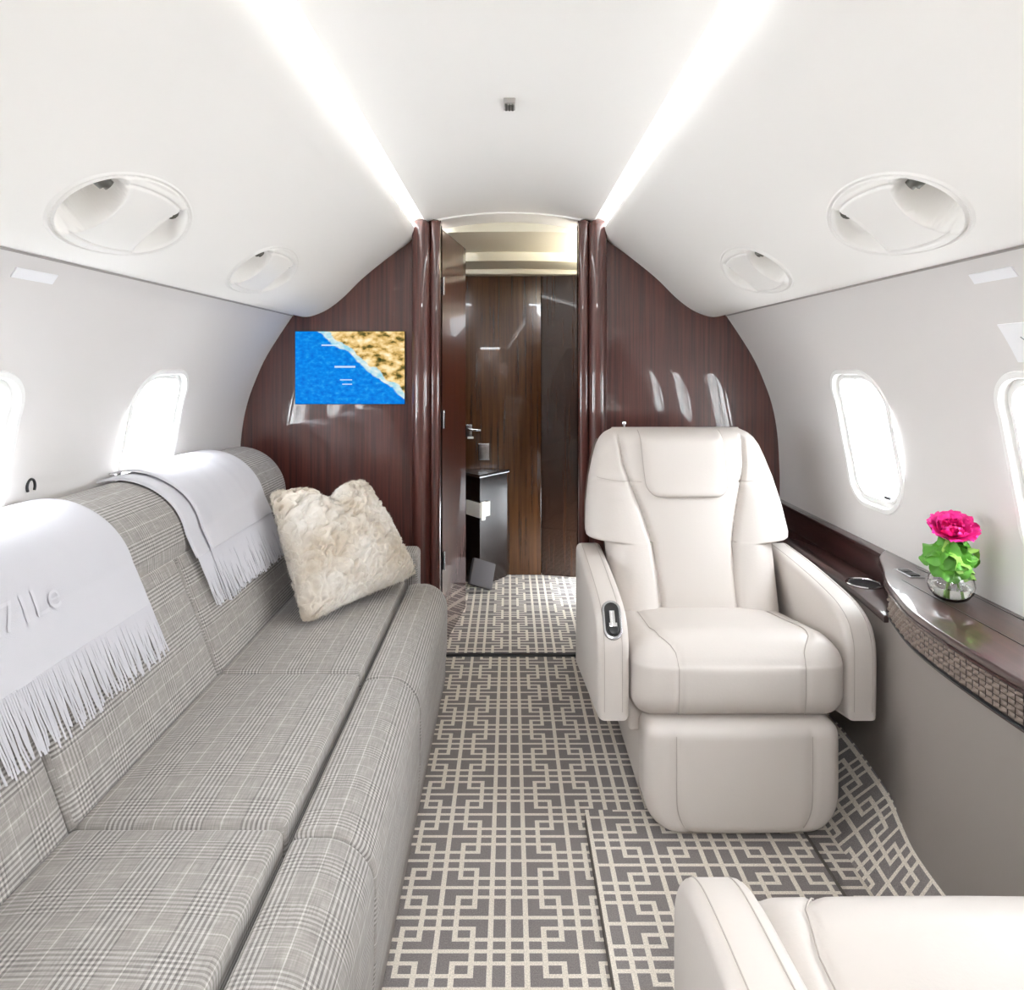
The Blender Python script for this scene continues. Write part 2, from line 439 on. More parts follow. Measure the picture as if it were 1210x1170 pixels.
# ------------------------------------------------------------------ floor and patterned carpet
UX, UY, TX, TY = .0346, .0262, .0106, .0086
def is_line(x, y, ph):
    m = ((x-ph[0])/UX) % 8; f = m if m <= 4 else 8-m
    n = ((y-ph[1])/UY) % 6; g = n if n <= 3 else 6-n
    i, j = round(f), round(g)
    if abs(f-i)*UX < TX/2 and (i in (0, 3, 4) or (i == 1 and g <= 2.2) or (i == 2 and g >= .8)): return True
    if abs(g-j)*UY < TY/2 and (j in (0, 3) or (j == 2 and f >= .8) or (j == 1 and f <= 2.2)): return True
    return False
def carpet(name, x0, x1, y0, y1, parent, ph=(-.1407, 1.3645), mp=lambda x, y: (x, y, 0), inside=None):
    def bk(a, b, p, u, t_):
        out = {round(a, 5), round(b, 5)}
        for k in range(int((a-p)/u)-2, int((b-p)/u)+3):
            for e in (-t_/2, t_/2):
                v = p+k*u+e
                if a < v < b: out.add(round(v, 5))
        return sorted(out)
    xs, ys = bk(x0, x1, ph[0], UX, TX), bk(y0, y1, ph[1], UY, TY)
    V, F = sheet(lambda x, y: mp(x, y), xs, ys); n = len(xs); mi = []; FF = []
    for f in F:
        j, i = divmod(f[0], n); cx, cy = (xs[i]+xs[i+1])/2, (ys[j]+ys[j+1])/2
        if inside and not inside(cx, cy): continue
        FF.append(f); mi.append(1 if is_line(cx, cy, ph) else 0)
    return mk(name, V, FF, None, parent, smooth=False, mats=['carpet_d', 'carpet_l'], midx=mi)
floor = mk('floor', *box(-1.04, 1.04, -1.3, 3.75, -.05, -.004, .001), 'edge')
tag(floor, 'grey cabin floor with ivory fretwork carpet', 'floor', kind='structure')
tag(carpet('carpet', -.40, .80, -.10, 2.592, floor), 'grey carpet with ivory interlaced fretwork pattern')
tag(carpet('vestibule_carpet', -.56, .56, 2.612, 3.72, floor, ph=(.003, 2.72)), 'fretwork carpet of the vestibule')
mk('threshold', *box(-.27, .28, 2.590, 2.614, -.004, .006, .003), 'black', floor)
# loose carpet panel under the armchairs
pz = .012
mk('carpet_panel_edge', *prism([(.182, -.03), (.182, 1.64), (.186, 1.668), (.20, 1.682), (.70, 1.682), (.70, -.03)], lambda a, b, t: Vector((a, b, t)), -.003, pz-.001, .004, 2), 'edge', floor)
carpet('carpet_panel', .186, .69, -.02, 1.678, floor, ph=(.3285, 1.335), mp=lambda x, y: (x, y, pz))

# ------------------------------------------------------------------ side ledge along the right wall (plan curve of its front edge)
XF = [(-.03, .868), (.7, .866), (.95, .845), (1.086, .826), (1.26, .823), (1.40, .833), (1.48, .852), (1.584, .884), (1.70, .900), (1.85, .914), (2.1, .920), (2.60, .920)]
XFs = crom([(a, b) for a, b in XF], 8); XFt = [(p.x, p.y) for p in XFs]
def xf(y): return interp(XFt, y)
def rampmap(x, y):     # x runs up the slope from 0 to 1
    xa, xb = .762, xf(y)+.012; return (xa+(xb-xa)*x/.17, y, .0+.108*x/.17)
carpet('carpet_ramp', 0, .166, -.03, 2.59, floor, ph=(.05, 1.335), mp=rampmap)
lg = thing('side_ledge', 'taupe lower side panel with mahogany ledge and woven leather band along the wall', 'ledge', (.9, 1.3, 0))
LB = (.9, 1.3, 0)
def lp(name, vf, mat, **k): return local(mk(name, vf[0], vf[1], mat, lg, **k), LB)
YS = [Y0+(2.598-Y0)*i/120 for i in range(121)]
def lowtop(y): return interp([(1.50, .533), (1.60, .515), (2.6, .510)], y)
lp('lower_panel', sheet(lambda t, y: (xf(y)+.006-.006*math.sin(math.pi*t), y, .10+(lowtop(y)-.10)*t), lin(0, 1, 8), YS), 'panel')
# low ledge with cup holder
led = [(xf(y)-.006, y) for y in lin(1.60, 2.598, 24)]+[(1.036, 2.598), (1.036, 1.60)]
lp('ledge_top', prism(led, lambda a, b, t: Vector((a, b, t)), .502, .520, .004, 2), 'wood_h', angle=30)
lp('wall_board', prism([(1.006, 1.80), (1.010, 2.598), (1.040, 2.598), (1.040, 1.80)], lambda a, b, t: Vector((a, b, t)), .515, .592, .006, 2), 'wood_h', angle=30)
lp('board_lip', prism([(1.000, 1.80), (1.003, 2.598), (1.040, 2.598), (1.040, 1.80)], lambda a, b, t: Vector((a, b, t)), .590, .602, .003, 2), 'wood_h', angle=30)
# raised console with rounded end
endc = crom([(1.036, 1.868), (.985, 1.80), (.942, 1.705), (.905, 1.63), (.880, 1.570), (.852, 1.48), (.833, 1.40), (.823, 1.26), (.826, 1.086), (.845, .95), (.866, .7), (.868, Y0)], 6)
con = [(p.x, p.y) for p in endc]+[(1.036, Y0)]
lp('console_top', prism([(a-.006 if a < 1.03 else a, b) for a, b in con], lambda a, b, t: Vector((a, b, t)), .588, .604, .005, 3), 'wood_h', angle=30)
cp = Path([(p.x, p.y) for p in endc])
lp('console_side', sheet(lambda s, z: (cp.at(s).x+.005, cp.at(s).y, z), lin(0, cp.L, 80), [.515, .588]), 'wood_h')
lp('console_lip', tube([(cp.at(s).x-.004, cp.at(s).y, .586) for s in lin(.02, cp.L, 60)], .0035, 6), 'wood_h')
lp('band_trim', tube([(cp.at(s).x-.002, cp.at(s).y, .526) for s in lin(.30, cp.L, 60)], .003, 6), 'black')
for k, xg in enumerate((.925, 1.018)):
    lp('lid_joint', box(xg-.0012, xg+.0012, Y0, 1.60 if k == 0 else 1.70, .6035, .6050, .0004), 'black')
# woven leather band: every strand crossing is a small raised pad
def weave():
    V = []; F = []; s0, s1 = .33, cp.L; m = int((s1-s0)/.0165); rows = 5; zb, zt = .530, .584
    for i in range(m):
        for r_ in range(rows):
            par = (i+r_) % 2; b = len(V)
            for a in range(4):
                for c_ in range(4):
                    fa, fc = a/3, c_/3
                    s = s0+(i+.07+.86*fa)*.0165; z = zb+(r_+.05+.90*fc)*(zt-zb)/rows; p = cp.at(s); tn = cp.tan(s); nn = Vector((tn.y, -tn.x))
                    if nn.x > 0: nn = -nn
                    bump = .0075 if par else .0035
                    hh = bump*(math.sin(math.pi*fa) if par else 1*math.sin(math.pi*fa)**.5)*math.sin(math.pi*fc)**.6
                    V.append((p.x+nn.x*(hh+.001), p.y+nn.y*(hh+.001), z))
            for a in range(3):
                for c_ in range(3): F.append((b+a*4+c_, b+a*4+c_+1, b+(a+1)*4+c_+1, b+(a+1)*4+c_))
    return V, F
tag(lp('woven_band', weave(), 'weave', angle=60), 'woven brown leather band', kind='stuff')
# cup holder and switch plate
cx, cy = .955, 1.83
cupo = lp('cup_holder', lathe([(.044, .518), (.046, .523), (.044, .5255), (.040, .524), (.038, .519), (.0375, .5205), (.0, .5205)], 36, (cx, cy, 0)), 'chrome')
inn = lp('cup_well', lathe([(.0376, .5235), (.030, .5215), (.0, .5212)], 36, (cx, cy, 0)), 'black')
sw = lp('switch_plate', box(.952, .988, 1.615, 1.685, .6025, .6065, .0015), 'metal')
for k in range(2):
    b = lp('switch_button', box(.959, .981, 1.622+k*.030, 1.648+k*.030, .606, .6085, .001), 'black')

# ------------------------------------------------------------------ forward bulkhead
wf = thing('wall_front', 'glossy mahogany forward bulkhead around the doorway', 'wall', (0, Y1, 0), kind='structure')
FB = (0, Y1, 0)
def fp(name, vf, mat, **k): return local(mk(name, vf[0], vf[1], mat, wf, **k), FB)
def offset_outline():
    pts = [(p.x, p.y) for p in BIN.p[2::3]]+[(p.x+.012, p.y) for p in SIDE.p[2::4]]
    return pts
for sx in (-1, 1):
    ol = [(.262, -.002), (.262, 1.668), (.36, 1.66)]+[(a, b+.006) for a, b in offset_outline()]
    ol = [(sx*a, b) for a, b in ol]
    fp('panel', prism(ol, lambda a, b, t: Vector((a, t, b)), Y1, Y1+.04), 'wood', smooth=False)
    # rounded post beside the doorway and its inner jamb
    V, F, U = rbox(.034, .05, .833, .030, res=.5, nr=6, c=(sx*.335, Y1-.005, .832)); fp('post', (V, F), 'wood')
    V, F, U = rbox(.020, .045, .833, .016, res=.5, nr=5, c=(sx*.282, Y1+.012, .832)); fp('door_jamb', (V, F), 'wood')
# header over the doorway and stepped vestibule ceiling
def arch(zc, drop, half, n=14): return [(x, zc-drop*(x/half)**2) for x in lin(-half, half, n)]
hd = arch(1.692, .030, .28)
fp('header', prism(hd+[(.28, 1.80), (-.28, 1.80)], lambda a, b, t: Vector((a, t, b)), Y1-.004, Y1+.16), 'ceil', angle=30)
ves = thing('wall_vestibule', 'walls and ceiling of the small vestibule beyond the doorway', 'wall', (0, 3.1, 0), kind='structure')
VB = (0, 3.1, 0)
def vp(name, vf, mat, **k): return local(mk(name, vf[0], vf[1], mat, ves, **k), VB)
a2 = arch(1.655, .03, .6)
vp('ceiling_step', prism(a2+[(.6, 1.85), (-.6, 1.85)], lambda a, b, t: Vector((a, t, b)), Y1+.16, 3.25), 'warmceil', angle=30)
a3 = arch(1.612, .02, .6)
vp('ceiling_step', prism(a3+[(.6, 1.85), (-.6, 1.85)], lambda a, b, t: Vector((a, t, b)), 3.25, 3.72), 'warmceil', angle=30)
vp('cornice', box(-.6, .6, 3.52, 3.60, 1.585, 1.70, .006), 'warmceil')
vp('side_wall', box(-.60, -.56, Y1+.04, 3.72, -.01, 1.85, .002), 'wood_b')
vp('side_wall', box(.56, .60, Y1+.04, 3.22, -.01, 1.85, .002), 'wood_b')
vp('side_wall', box(.56, .60, 3.22, 3.72, .36, 1.85, .002), 'wood_b')
vp('entry_step', box(.56, .60, 3.22, 3.72, -.01, .03, .002), 'wood_b')
pl = bpy.data.lights.new('entry_portal', 'AREA'); pl.shape = 'RECTANGLE'; pl.size = .5; pl.size_y = .34; pl.cycles.is_portal = True
po = bpy.data.objects.new('entry_portal', pl); COL.objects.link(po); po.parent = ves; po.location = (.61, .37, .2); po.rotation_euler = (0, math.radians(90), 0)
# back of the vestibule: lavatory door and fixed panel
d2 = thing('door_2', 'glossy brown wooden lavatory door at the back of the vestibule', 'door', (-.2, 3.6, 0), kind='structure')
def dp(name, vf, mat, **k): return local(mk(name, vf[0], vf[1], mat, d2, **k), (-.2, 3.6, 0))
dp('door_leaf', box(-.56, .168, 3.60, 3.64, .002, 1.62, .003), 'wood_b')
dp('backing', box(-.56, .56, 3.642, 3.66, -.01, 1.80, .002), 'wood_dark')
dp('fixed_panel', prism([(.172, 3.60), (.40, 3.555), (.56, 3.50), (.56, 3.60), (.172, 3.64)], lambda a, b, t: Vector((a, b, t)), .002, 1.62), 'wood_p', smooth=False)
h = dp('handle_plate', box(-.232, -.196, 3.592, 3.601, .735, .80, .003), 'metal')
dp('lever', tube([(-.214, 3.592, .775), (-.214, 3.565, .775), (-.19, 3.560, .775), (-.15, 3.560, .772)], .007, 10), 'chrome')
dp('latch', box(-.222, -.190, 3.585, 3.60, .725, .735, .002), 'tissue')
dp('wall_plate', box(-.165, -.105, 3.592, 3.601, .61, .70, .003), 'metal')
# open door leaf swung into the vestibule
d1 = thing('door_1', 'glossy mahogany doorway leaf standing open into the vestibule', 'door', (-.25, Y1+.05, 0), kind='structure')
leaf = Path([(-.262, Y1+.055), (-.200, 3.10)])
tdir = leaf.tan(.2); nn = Vector((-tdir.y, tdir.x))
ol = []
for s, e in ((0, 0), (leaf.L, 0), (leaf.L, 1), (0, 1)):
    p = leaf.at(s); ol.append((p.x+nn.x*.03*e, p.y+nn.y*.03*e))
local(mk('door_leaf', *prism(ol, lambda a, b, t: Vector((a, b, t)), .004, 1.645, .004, 2), 'wood', d1), (-.25, Y1+.05, 0))
for z in (.35, .9, 1.42):
    local(mk('hinge', *tube([(-.258, Y1+.052, z-.035), (-.258, Y1+.052, z+.035)], .007, 10), 'metal', d1), (-.25, Y1+.05, 0))
# corner cabinet of the vestibule
cb = thing('corner_cabinet', 'dark glossy corner cabinet with pale countertop in the vestibule', 'cabinet', (-.25, 3.3, 0))
CBL = (-.25, 3.3, 0)
plan = [(-.40, 3.52), (-.245, 3.52), (-.148, 3.40), (-.012, 3.586), (-.40, 3.586)]
def cp_(name, vf, mat, **k): return local(mk(name, vf[0], vf[1], mat, cb, **k), CBL)
cp_('body', prism(plan, lambda a, b, t: Vector((a, b, t)), .002, .547), 'wood_dark', smooth=False)
cp_('countertop', prism([(-.40, 3.51), (-.25, 3.51), (-.148, 3.386), (.0, 3.588), (-.40, 3.588)], lambda a, b, t: Vector((a, b, t)), .548, .565, .003, 2), 'metal', angle=30)
TPL = (-.15, 3.39, .35)
tp = thing('tissue_pack', 'white folded tissue pack fixed on the corner cabinet front', 'tissue pack', TPL)
local(mk('paper', *prism([(-.222, 3.478), (-.148, 3.378), (-.098, 3.446), (-.103, 3.452), (-.148, 3.393), (-.217, 3.482)], lambda a, b, t: Vector((a, b, t)), .35, .425, .003, 2), 'tissue', tp), TPL)
local(mk('sheet_fold', *prism([(-.138, 3.380), (-.120, 3.404), (-.123, 3.408), (-.141, 3.384)], lambda a, b, t: Vector((a, b, t)), .338, .432, .001, 2), 'tissue', tp), TPL)
V, F, U = rbox(.062, .012, .065, .006, res=.1, nr=2)
pd = mk('floor_pad', V, F, 'dgrey'); pd.location = (-.135, 3.335, .088); pd.rotation_euler = (math.radians(-26), math.radians(22), math.radians(22))
tag(pd, 'dark grey padded block leaning on the corner cabinet at the vestibule floor', 'pad')
dl = bpy.data.lights.new('vestibule_lamp', 'AREA'); dl.shape = 'RECTANGLE'; dl.size = .06; dl.size_y = .5; dl.energy = 9.0; dl.color = (1, .94, .80)
lt = thing('valance_light', 'warm valance light strip on the vestibule side wall under the ceiling', 'lamp', (.53, 2.98, 1.46))
mk('valance', *box(-.035, .03, -.30, .30, -.02, .0, .004), 'warmceil', lt); mk('valance_lip', *box(-.040, -.034, -.30, .30, -.02, .025, .002), 'warmceil', lt)
lo = bpy.data.objects.new('lamp_light', dl); COL.objects.link(lo); lo.parent = lt; lo.location = (0, 0, .004); lo.rotation_euler = (math.pi, math.radians(-20), 0)

# ------------------------------------------------------------------ aft bulkhead behind the camera and the compartment beyond it
wb = thing('wall_back', 'mahogany aft bulkhead with open doorway behind the viewpoint', 'wall', (0, Y0, 0), kind='structure')
for sx in (-1, 1):
    ol = [(.345, -.002), (.345, 1.70), (.36, 1.70)]+[(a+.01, b+.006) for a, b in offset_outline()]
    local(mk('panel', *prism([(sx*a, b) for a, b in ol], lambda a, b, t: Vector((a, t, b)), Y0-.04, Y0-.004), 'wood', wb, smooth=False), (0, Y0, 0))
local(mk('header', *box(-.31, .31, Y0-.04, Y0-.004, 1.66, 1.85, .002), 'ceil', wb), (0, Y0, 0))
wa = thing('wall_aft', 'pale walls of the compartment behind the aft bulkhead', 'wall', (0, -.6, 0), kind='structure')
for nm, b in (('side_wall', (-.75, -.72, -1.3, Y0-.04, -.01, 1.85)), ('side_wall', (.72, .75, -1.3, Y0-.04, -.01, 1.85)), ('end_panel', (-.75, .75, -1.33, -1.3, -.01, 1.85)), ('ceiling_panel', (-.75, .75, -1.33, Y0-.04, 1.78, 1.82))):
    local(mk(nm, *box(*b, .002), 'wood_b' if nm == 'end_panel' else 'ceil', wa), (0, -.6, 0))
al = bpy.data.lights.new('aft_fill_light', 'AREA'); al.shape = 'RECTANGLE'; al.size = .5; al.size_y = .9; al.energy = 30; al.color = (.93, .97, 1)  # added fill light behind the camera, brightens surfaces that face aft
alo = bpy.data.objects.new('aft_fill_light', al); COL.objects.link(alo); alo.location = (0, -.85, 1.772)

# ------------------------------------------------------------------ screen on the bulkhead
def screenmat():
    m, t, b = newmat('map_screen')
    uv = t.nodes.new('ShaderNodeUVMap'); sp = t.nodes.new('ShaderNodeSeparateXYZ'); t.links.new(uv.outputs[0], sp.inputs[0]); u, v = sp.outputs[0], sp.outputs[1]
    def nz(sc, det=4):
        n = t.nodes.new('ShaderNodeTexNoise'); n.inputs['Scale'].default_value = sc; n.inputs['Detail'].default_value = det; t.links.new(uv.outputs[0], n.inputs['Vector']); return n.outputs['Fac']
    def ramp(f, els):
        r = t.nodes.new('ShaderNodeValToRGB'); r.color_ramp.elements[0].position = els[0][0]; r.color_ramp.elements[0].color = s2l(els[0][1])+(1,)
        r.color_ramp.elements[1].position = els[-1][0]; r.color_ramp.elements[1].color = s2l(els[-1][1])+(1,)
        for p, c in els[1:-1]: e = r.color_ramp.elements.new(p); e.color = s2l(c)+(1,)
        t.links.new(f, r.inputs[0]); return r.outputs[0]
    def mix(f, a, c):
        n = t.nodes.new('ShaderNodeMix'); n.data_type = 'RGBA'; t.links.new(f, n.inputs[0]); t.links.new(a, n.inputs[6]); t.links.new(c, n.inputs[7]); return n.outputs[2]
    # signed distance to a coast running from the top left third to the bottom right corner
    coast = mth(t, 'SUBTRACT', mth(t, 'ADD', mth(t, 'MULTIPLY', u, 1.0), mth(t, 'MULTIPLY', v, .86)), 1.10)
    coast = mth(t, 'ADD', coast, mth(t, 'MULTIPLY', mth(t, 'SUBTRACT', nz(5), .5), .22))
    f = mth(t, 'ADD', mth(t, 'MULTIPLY', coast, 1.0), .5)
    sea = ramp(nz(22), [(.3, (0, 104, 208)), (.55, (0, 132, 226)), (.8, (50, 170, 236))])
    land = ramp(nz(11, 8), [(.30, (44, 58, 28)), (.40, (120, 104, 52)), (.48, (214, 176, 104)), (.60, (250, 222, 166)), (.75, (255, 246, 228))])
    surf = ramp(nz(14), [(.3, (120, 200, 225)), (.7, (235, 238, 228))])
    land_m = ramp(f, [(.535, (0, 0, 0)), (.55, (255, 255, 255))]); surf_m = ramp(f, [(.455, (0, 0, 0)), (.475, (255, 255, 255))])
    col = mix(land_m, mix(surf_m, sea, surf), land)
    # small pale caption lines of the moving-map display
    def rect(u0, u1, v0, v1):
        a = mth(t, 'MULTIPLY', mth(t, 'GREATER_THAN', u, u0), mth(t, 'LESS_THAN', u, u1)); c = mth(t, 'MULTIPLY', mth(t, 'GREATER_THAN', v, v0), mth(t, 'LESS_THAN', v, v1)); return mth(t, 'MULTIPLY', a, c)
    r_ = mth(t, 'ADD', rect(.41, .52, .325, .34), mth(t, 'ADD', rect(.43, .52, .265, .28), rect(.36, .55, .50, .525)))
    r_ = mth(t, 'MULTIPLY', mth(t, 'ADD', r_, rect(.24, .40, .80, .82)), .7)
    wht = t.nodes.new('ShaderNodeRGB'); wht.outputs[0].default_value = (.75, .88, .95, 1)
    col = mix(r_, col, wht.outputs[0])
    setp(b, Base_Color=(0, 0, 0, 1), Roughness=.5); b.inputs['Specular IOR Level'].default_value = .08; t.links.new(col, b.inputs['Emission Color']); b.inputs['Emission Strength'].default_value = .72
    return m
tv = thing('wall_screen', 'flat screen showing a blue sea and tan coast on the mahogany bulkhead', 'screen', (-.607, Y1-.012, 1.10))
local(mk('screen_body', *box(-.817, -.397, Y1-.014, Y1+.002, .962, 1.242, .003), 'black', tv), (-.607, Y1-.012, 1.10))
q = [(-.815, Y1-.0148, .964), (-.399, Y1-.0148, .964), (-.399, Y1-.0148, 1.240), (-.815, Y1-.0148, 1.240)]
local(mk('picture', q, [(0, 1, 2, 3)], screenmat(), tv, smooth=False, uvs=[(0, 0), (1, 0), (1, 1), (0, 1)]), (-.607, Y1-.012, 1.10))

# ------------------------------------------------------------------ sofa
sf = thing('sofa', 'long grey glen-check sofa with roll back along the cabin wall', 'sofa', (-.6, 1.4, 0))
SB = (-.6, 1.4, 0)
def sp_(name, V, F, mat, uvs=None, **k): return local(mk(name, V, F, mat, sf, uvs=uvs, **k), SB)
def sweep_pad(prof, y0, y1, rnd, uo=0):
    """closed X/Z outline swept along Y with softly rounded end edges"""
    P = [Vector(p) for p in prof]; n = len(P); Lc = [0]
    for i in range(n): Lc.append(Lc[-1]+(P[(i+1) % n]-P[i]).length)
    Nn = []
    ar = sum(P[i].x*P[(i+1) % n].y-P[(i+1) % n].x*P[i].y for i in range(n))
    for i in range(n):
        t = (P[(i+1) % n]-P[i-1]).normalized(); q = Vector((t.y, -t.x)); Nn.append(q if ar > 0 else -q)
    st = [(0, rnd)]+[(rnd*(1-math.cos(math.pi/2*k/4)), rnd*(1-math.sin(math.pi/2*k/4))) for k in range(0, 5)]
    m = max(4, int((y1-y0)/.04)); rows = [(y0+a, i) for a, i in st[1:]]+[(y, 0) for y in lin(y0+rnd, y1-rnd, m)[1:-1]]+[(y1-a, i) for a, i in st[1:][::-1]]
    V = []; F = []; U = []
    for y, ins in rows:
        for i in range(n): q = P[i]-Nn[i]*ins; V.append(Vector((q.x, y, q.y)))
    for j in range(len(rows)-1):
        for i in range(n):
            k = (i+1) % n; F.append((j*n+i, j*n+k, (j+1)*n+k, (j+1)*n+i))
            U += [(Lc[i]+uo, rows[j][0]), (Lc[i+1]+uo, rows[j][0]), (Lc[i+1]+uo, rows[j+1][0]), (Lc[i]+uo, rows[j+1][0])]
    for rw, rev in ((0, True), (len(rows)-1, False)):
        f = [rw*n+i for i in range(n)]; f = f[::-1] if rev else f
        F.append(tuple(f)); U += [(V[q].x, V[q].z) for q in f]
    return V, F, U
def arc(cx, cz, r_, a0, a1, n): return [(cx+r_*math.cos(math.radians(a)), cz+r_*math.sin(math.radians(a))) for a in lin(a0, a1, n)]
FRONT = [(-.44, .315), (-.375, .315), (-.352, .325), (-.349, .345), (-.345, .354)]+[(x, .358+.004*math.sin(math.pi*(x+.34)/.06)) for x in lin(-.34, -.30, 5)]+arc(-.294, .281, .081, 88, 0, 12)+[(-.213, .25), (-.214, .15), (-.222, .05), (-.235, .022), (-.44, .022)]
ROLL = [(-.83, .600), (-.815, .628)]+arc(-.818, .650, .018, -60, -5, 4)+arc(-.965, .655, .166, 3, 92, 22)+[(-1.000, .815), (-1.018, .795), (-1.022, .74), (-1.022, .600)]
MODS = [(.40, 1.083), (1.083, 1.628), (1.628, 2.34)]
SEAT_T = .372
for (a, b) in MODS:
    L2 = (b-a)/2-.0022; yc = (a+b)/2
    def dq(v, L2=L2):
        crown = .010*max(0, 1-(v.x/.18)**2)*max(0, 1-(v.y/L2)**4)
        return Vector((v.x, v.y, v.z+(crown if v.z > 0 else 0)))
    V, F, U = rbox(.170, L2, .055, .013, res=.03, nr=4, deform=dq, c=(-.527, yc, SEAT_T-.052), uvo=(-.527, yc)); sp_('seat_cushion', V, F, 'plaid', U)
    V, F, U = sweep_pad(FRONT, a+.0018, b-.0018, .010); sp_('front_roll', V, F, 'plaid', U)
    # back cushion
    bx, bz, tx, tz = -.688, .362, -.797, .652
    dl_ = math.hypot(tx-bx, tz-bz); ang = math.atan2(-(tx-bx), tz-bz)     # lean
    nx_, nz_ = math.cos(ang), math.sin(ang)
    def db(v, L2=L2):
        puff = .010*max(0, 1-(v.z/.15)**2)*max(0, 1-(v.y/L2)**6) if v.x > 0 else 0
        x, z = v.x-.045+puff, v.z
        return Vector(((bx+tx)/2+x*nx_-z*math.sin(ang), v.y+yc, (bz+tz)/2+x*nz_+z*math.cos(ang)))
    V, F, U = rbox(.045, L2, dl_/2+.01, .022, res=.03, nr=4, deform=db, uvo=(.02, yc)); sp_('back_cushion', V, F, 'plaid', U)
BC, BR = (-.965, .655), .166
V, F, U = sweep_pad(ROLL, .40, 2.455, .03, .02); sp_('back_roll', V, F, 'plaid', U)
sp_('base', *box(-1.0, -.225, .41, 2.40, .0, .17, .01), 'panel')
V, F, U = rbox(.24, .055, .21, .02, res=.05, c=(-.56, 2.41, .25), uvo=(.03, .02)); sp_('end_armrest', V, F, 'plaid', U)
sp_('back_frame', *box(-1.005, -.80, .42, 2.44, .15, .62, .01), 'panel')

# ------------------------------------------------------------------ throws over the back roll
def panel_x(z): return -.688+(z-.362)/(.652-.362)*(-.797+.688)
def throw(name, label, ya, yb, z_body, z_tip, layers, seed, text=None):
    rr = random.Random(seed)
    t = thing(name, label, 'throw', (BC[0], (ya+yb)/2, BC[1]+BR), 'pale throws on the sofa back')
    base = (BC[0], (ya+yb)/2, BC[1]+BR)
    def mkpath(off, zend):
        P = []
        for d in lin(108, 13, 40):
            a = math.radians(d); P.append((BC[0]+(BR+off)*math.cos(a), BC[1]+(BR+off)*math.sin(a)))
        xa, za = P[-1]; xb = panel_x(zend)+.014+off
        for k in range(1, 9): P.append((xa+(xb-xa)*k/8, za+(zend-za)*k/8))
        return Path(P)
    for li, (a, b, off, ze) in enumerate(layers):
        pth = mkpath(off, ze); n = 70
        def surf(u, v, side=0):
            y = a+(b-a)*v; s = u*pth.L; p = pth.at(s); tn = pth.tan(s); nn = Vector((-tn.y, tn.x))
            if nn.dot(Vector((p.x-BC[0], p.y-BC[1]))) < 0: nn = -nn
            wv = .0025*noise.noise(Vector((y*9+seed, s*4, 0)))+.0015*noise.noise(Vector((y*30+seed, s*9, 5)))
            ee = min(v, 1-v)*(b-a); th = .0055*math.sqrt(max(0, 1-max(0, 1-ee/.006)**2))
            o = wv+(th if side else 0)
            return Vector((p.x+nn.x*o, y+.006*noise.noise(Vector((s*5, seed+v*2, 1)))+(.02*(1-u) if li == 0 else 0)*0, p.y+nn.y*o))
        vs = [0, .004, .01]+lin(.02, .98, 44)+[.99, .996, 1]
        V1, F1 = sheet(lambda u, v: surf(u, v, 1), lin(0, 1, n), vs); V0, F0 = sheet(lambda u, v: surf(u, v, 0), lin(0, 1, n), vs)
        V, F = merge([(V1, F1), (V0, [f[::-1] for f in F0])]); m = len(vs); o = len(V1); k = n+1
        for j in range(m-1):
            for e in (0, n): F.append((j*k+e, (j+1)*k+e, o+(j+1)*k+e, o+j*k+e))
        local(mk('cloth' if li == 0 else 'folded_layer', V, F, 'wool', t, angle=70), base)
        # fringe
        parts = []; cnt = int((b-a)/.0050)
        for i in range(cnt):
            y = a+(b-a)*(i+.5)/cnt; p0 = surf(1.0, (y-a)/(b-a), 0)
            zt = z_tip+rr.uniform(-.010, .010); dy = rr.uniform(-.005, .005); pts = []
            for q_ in range(5):
                f = q_/4; z = p0.z+.004-(p0.z-zt)*f
                pts.append((max(panel_x(z)+.018+off*.5, p0.x-.02)+rr.uniform(0, .004)*f+.003, p0.y+dy*f*f+rr.uniform(-.0015, .0015)*f, z))
            parts.append(tube(pts, lambda s: .0021*(1-.2*s), 4))
        local(tag(mk('fringe', *merge(parts), 'wool', t), kind='stuff'), base)
    if text:
        cu = bpy.data.curves.new('emb', 'FONT'); cu.body = text; cu.size = .068; cu.extrude = .0001; cu.space_character = 1.05
        ob = bpy.data.objects.new('emb', cu); COL.objects.link(ob); bpy.context.view_layer.update()
        me = bpy.data.meshes.new_from_object(ob.evaluated_get(bpy.context.evaluated_depsgraph_get())); bpy.data.objects.remove(ob); bpy.data.curves.remove(cu)
        bm = bmesh.new(); bm.from_mesh(me); bpy.data.meshes.remove(me)
        bmesh.ops.triangulate(bm, faces=bm.faces); bmesh.ops.subdivide_edges(bm, edges=[e for e in bm.edges if e.calc_length() > .012], cuts=3)
        pth = mkpath(layers[0][2]+.0078, layers[0][3]); out = []
        for v in bm.verts:
            d = v.co.y; s = pth.L-.088-d; p = pth.at(s); tn = pth.tan(s); nn = Vector((-tn.y, tn.x))
            if nn.x < 0: nn = -nn
            out.append(Vector((p.x+nn.x*v.co.z, 1.005+v.co.x, p.y+nn.y*v.co.z)))
        bm.verts.index_update(); F = [tuple(v.index for v in f.verts) for f in bm.faces]; bm.free()
        local(tag(mk('embroidery', out, F, 'thread', t, smooth=False), kind='stuff'), base)
    return t
throw('throw_blanket', 'pale grey fringed throw with white embroidered letters on the sofa back', .80, 1.435, .605, .505, [(.80, 1.43, .006, .607)], 3, 'N71Le')
throw('throw_blanket', 'folded pale grey fringed throw over the sofa back behind the fur cushion', 1.68, 2.18, .65, .512, [(1.735, 2.175, .016, .640), (1.675, 2.165, .005, .634)], 11)

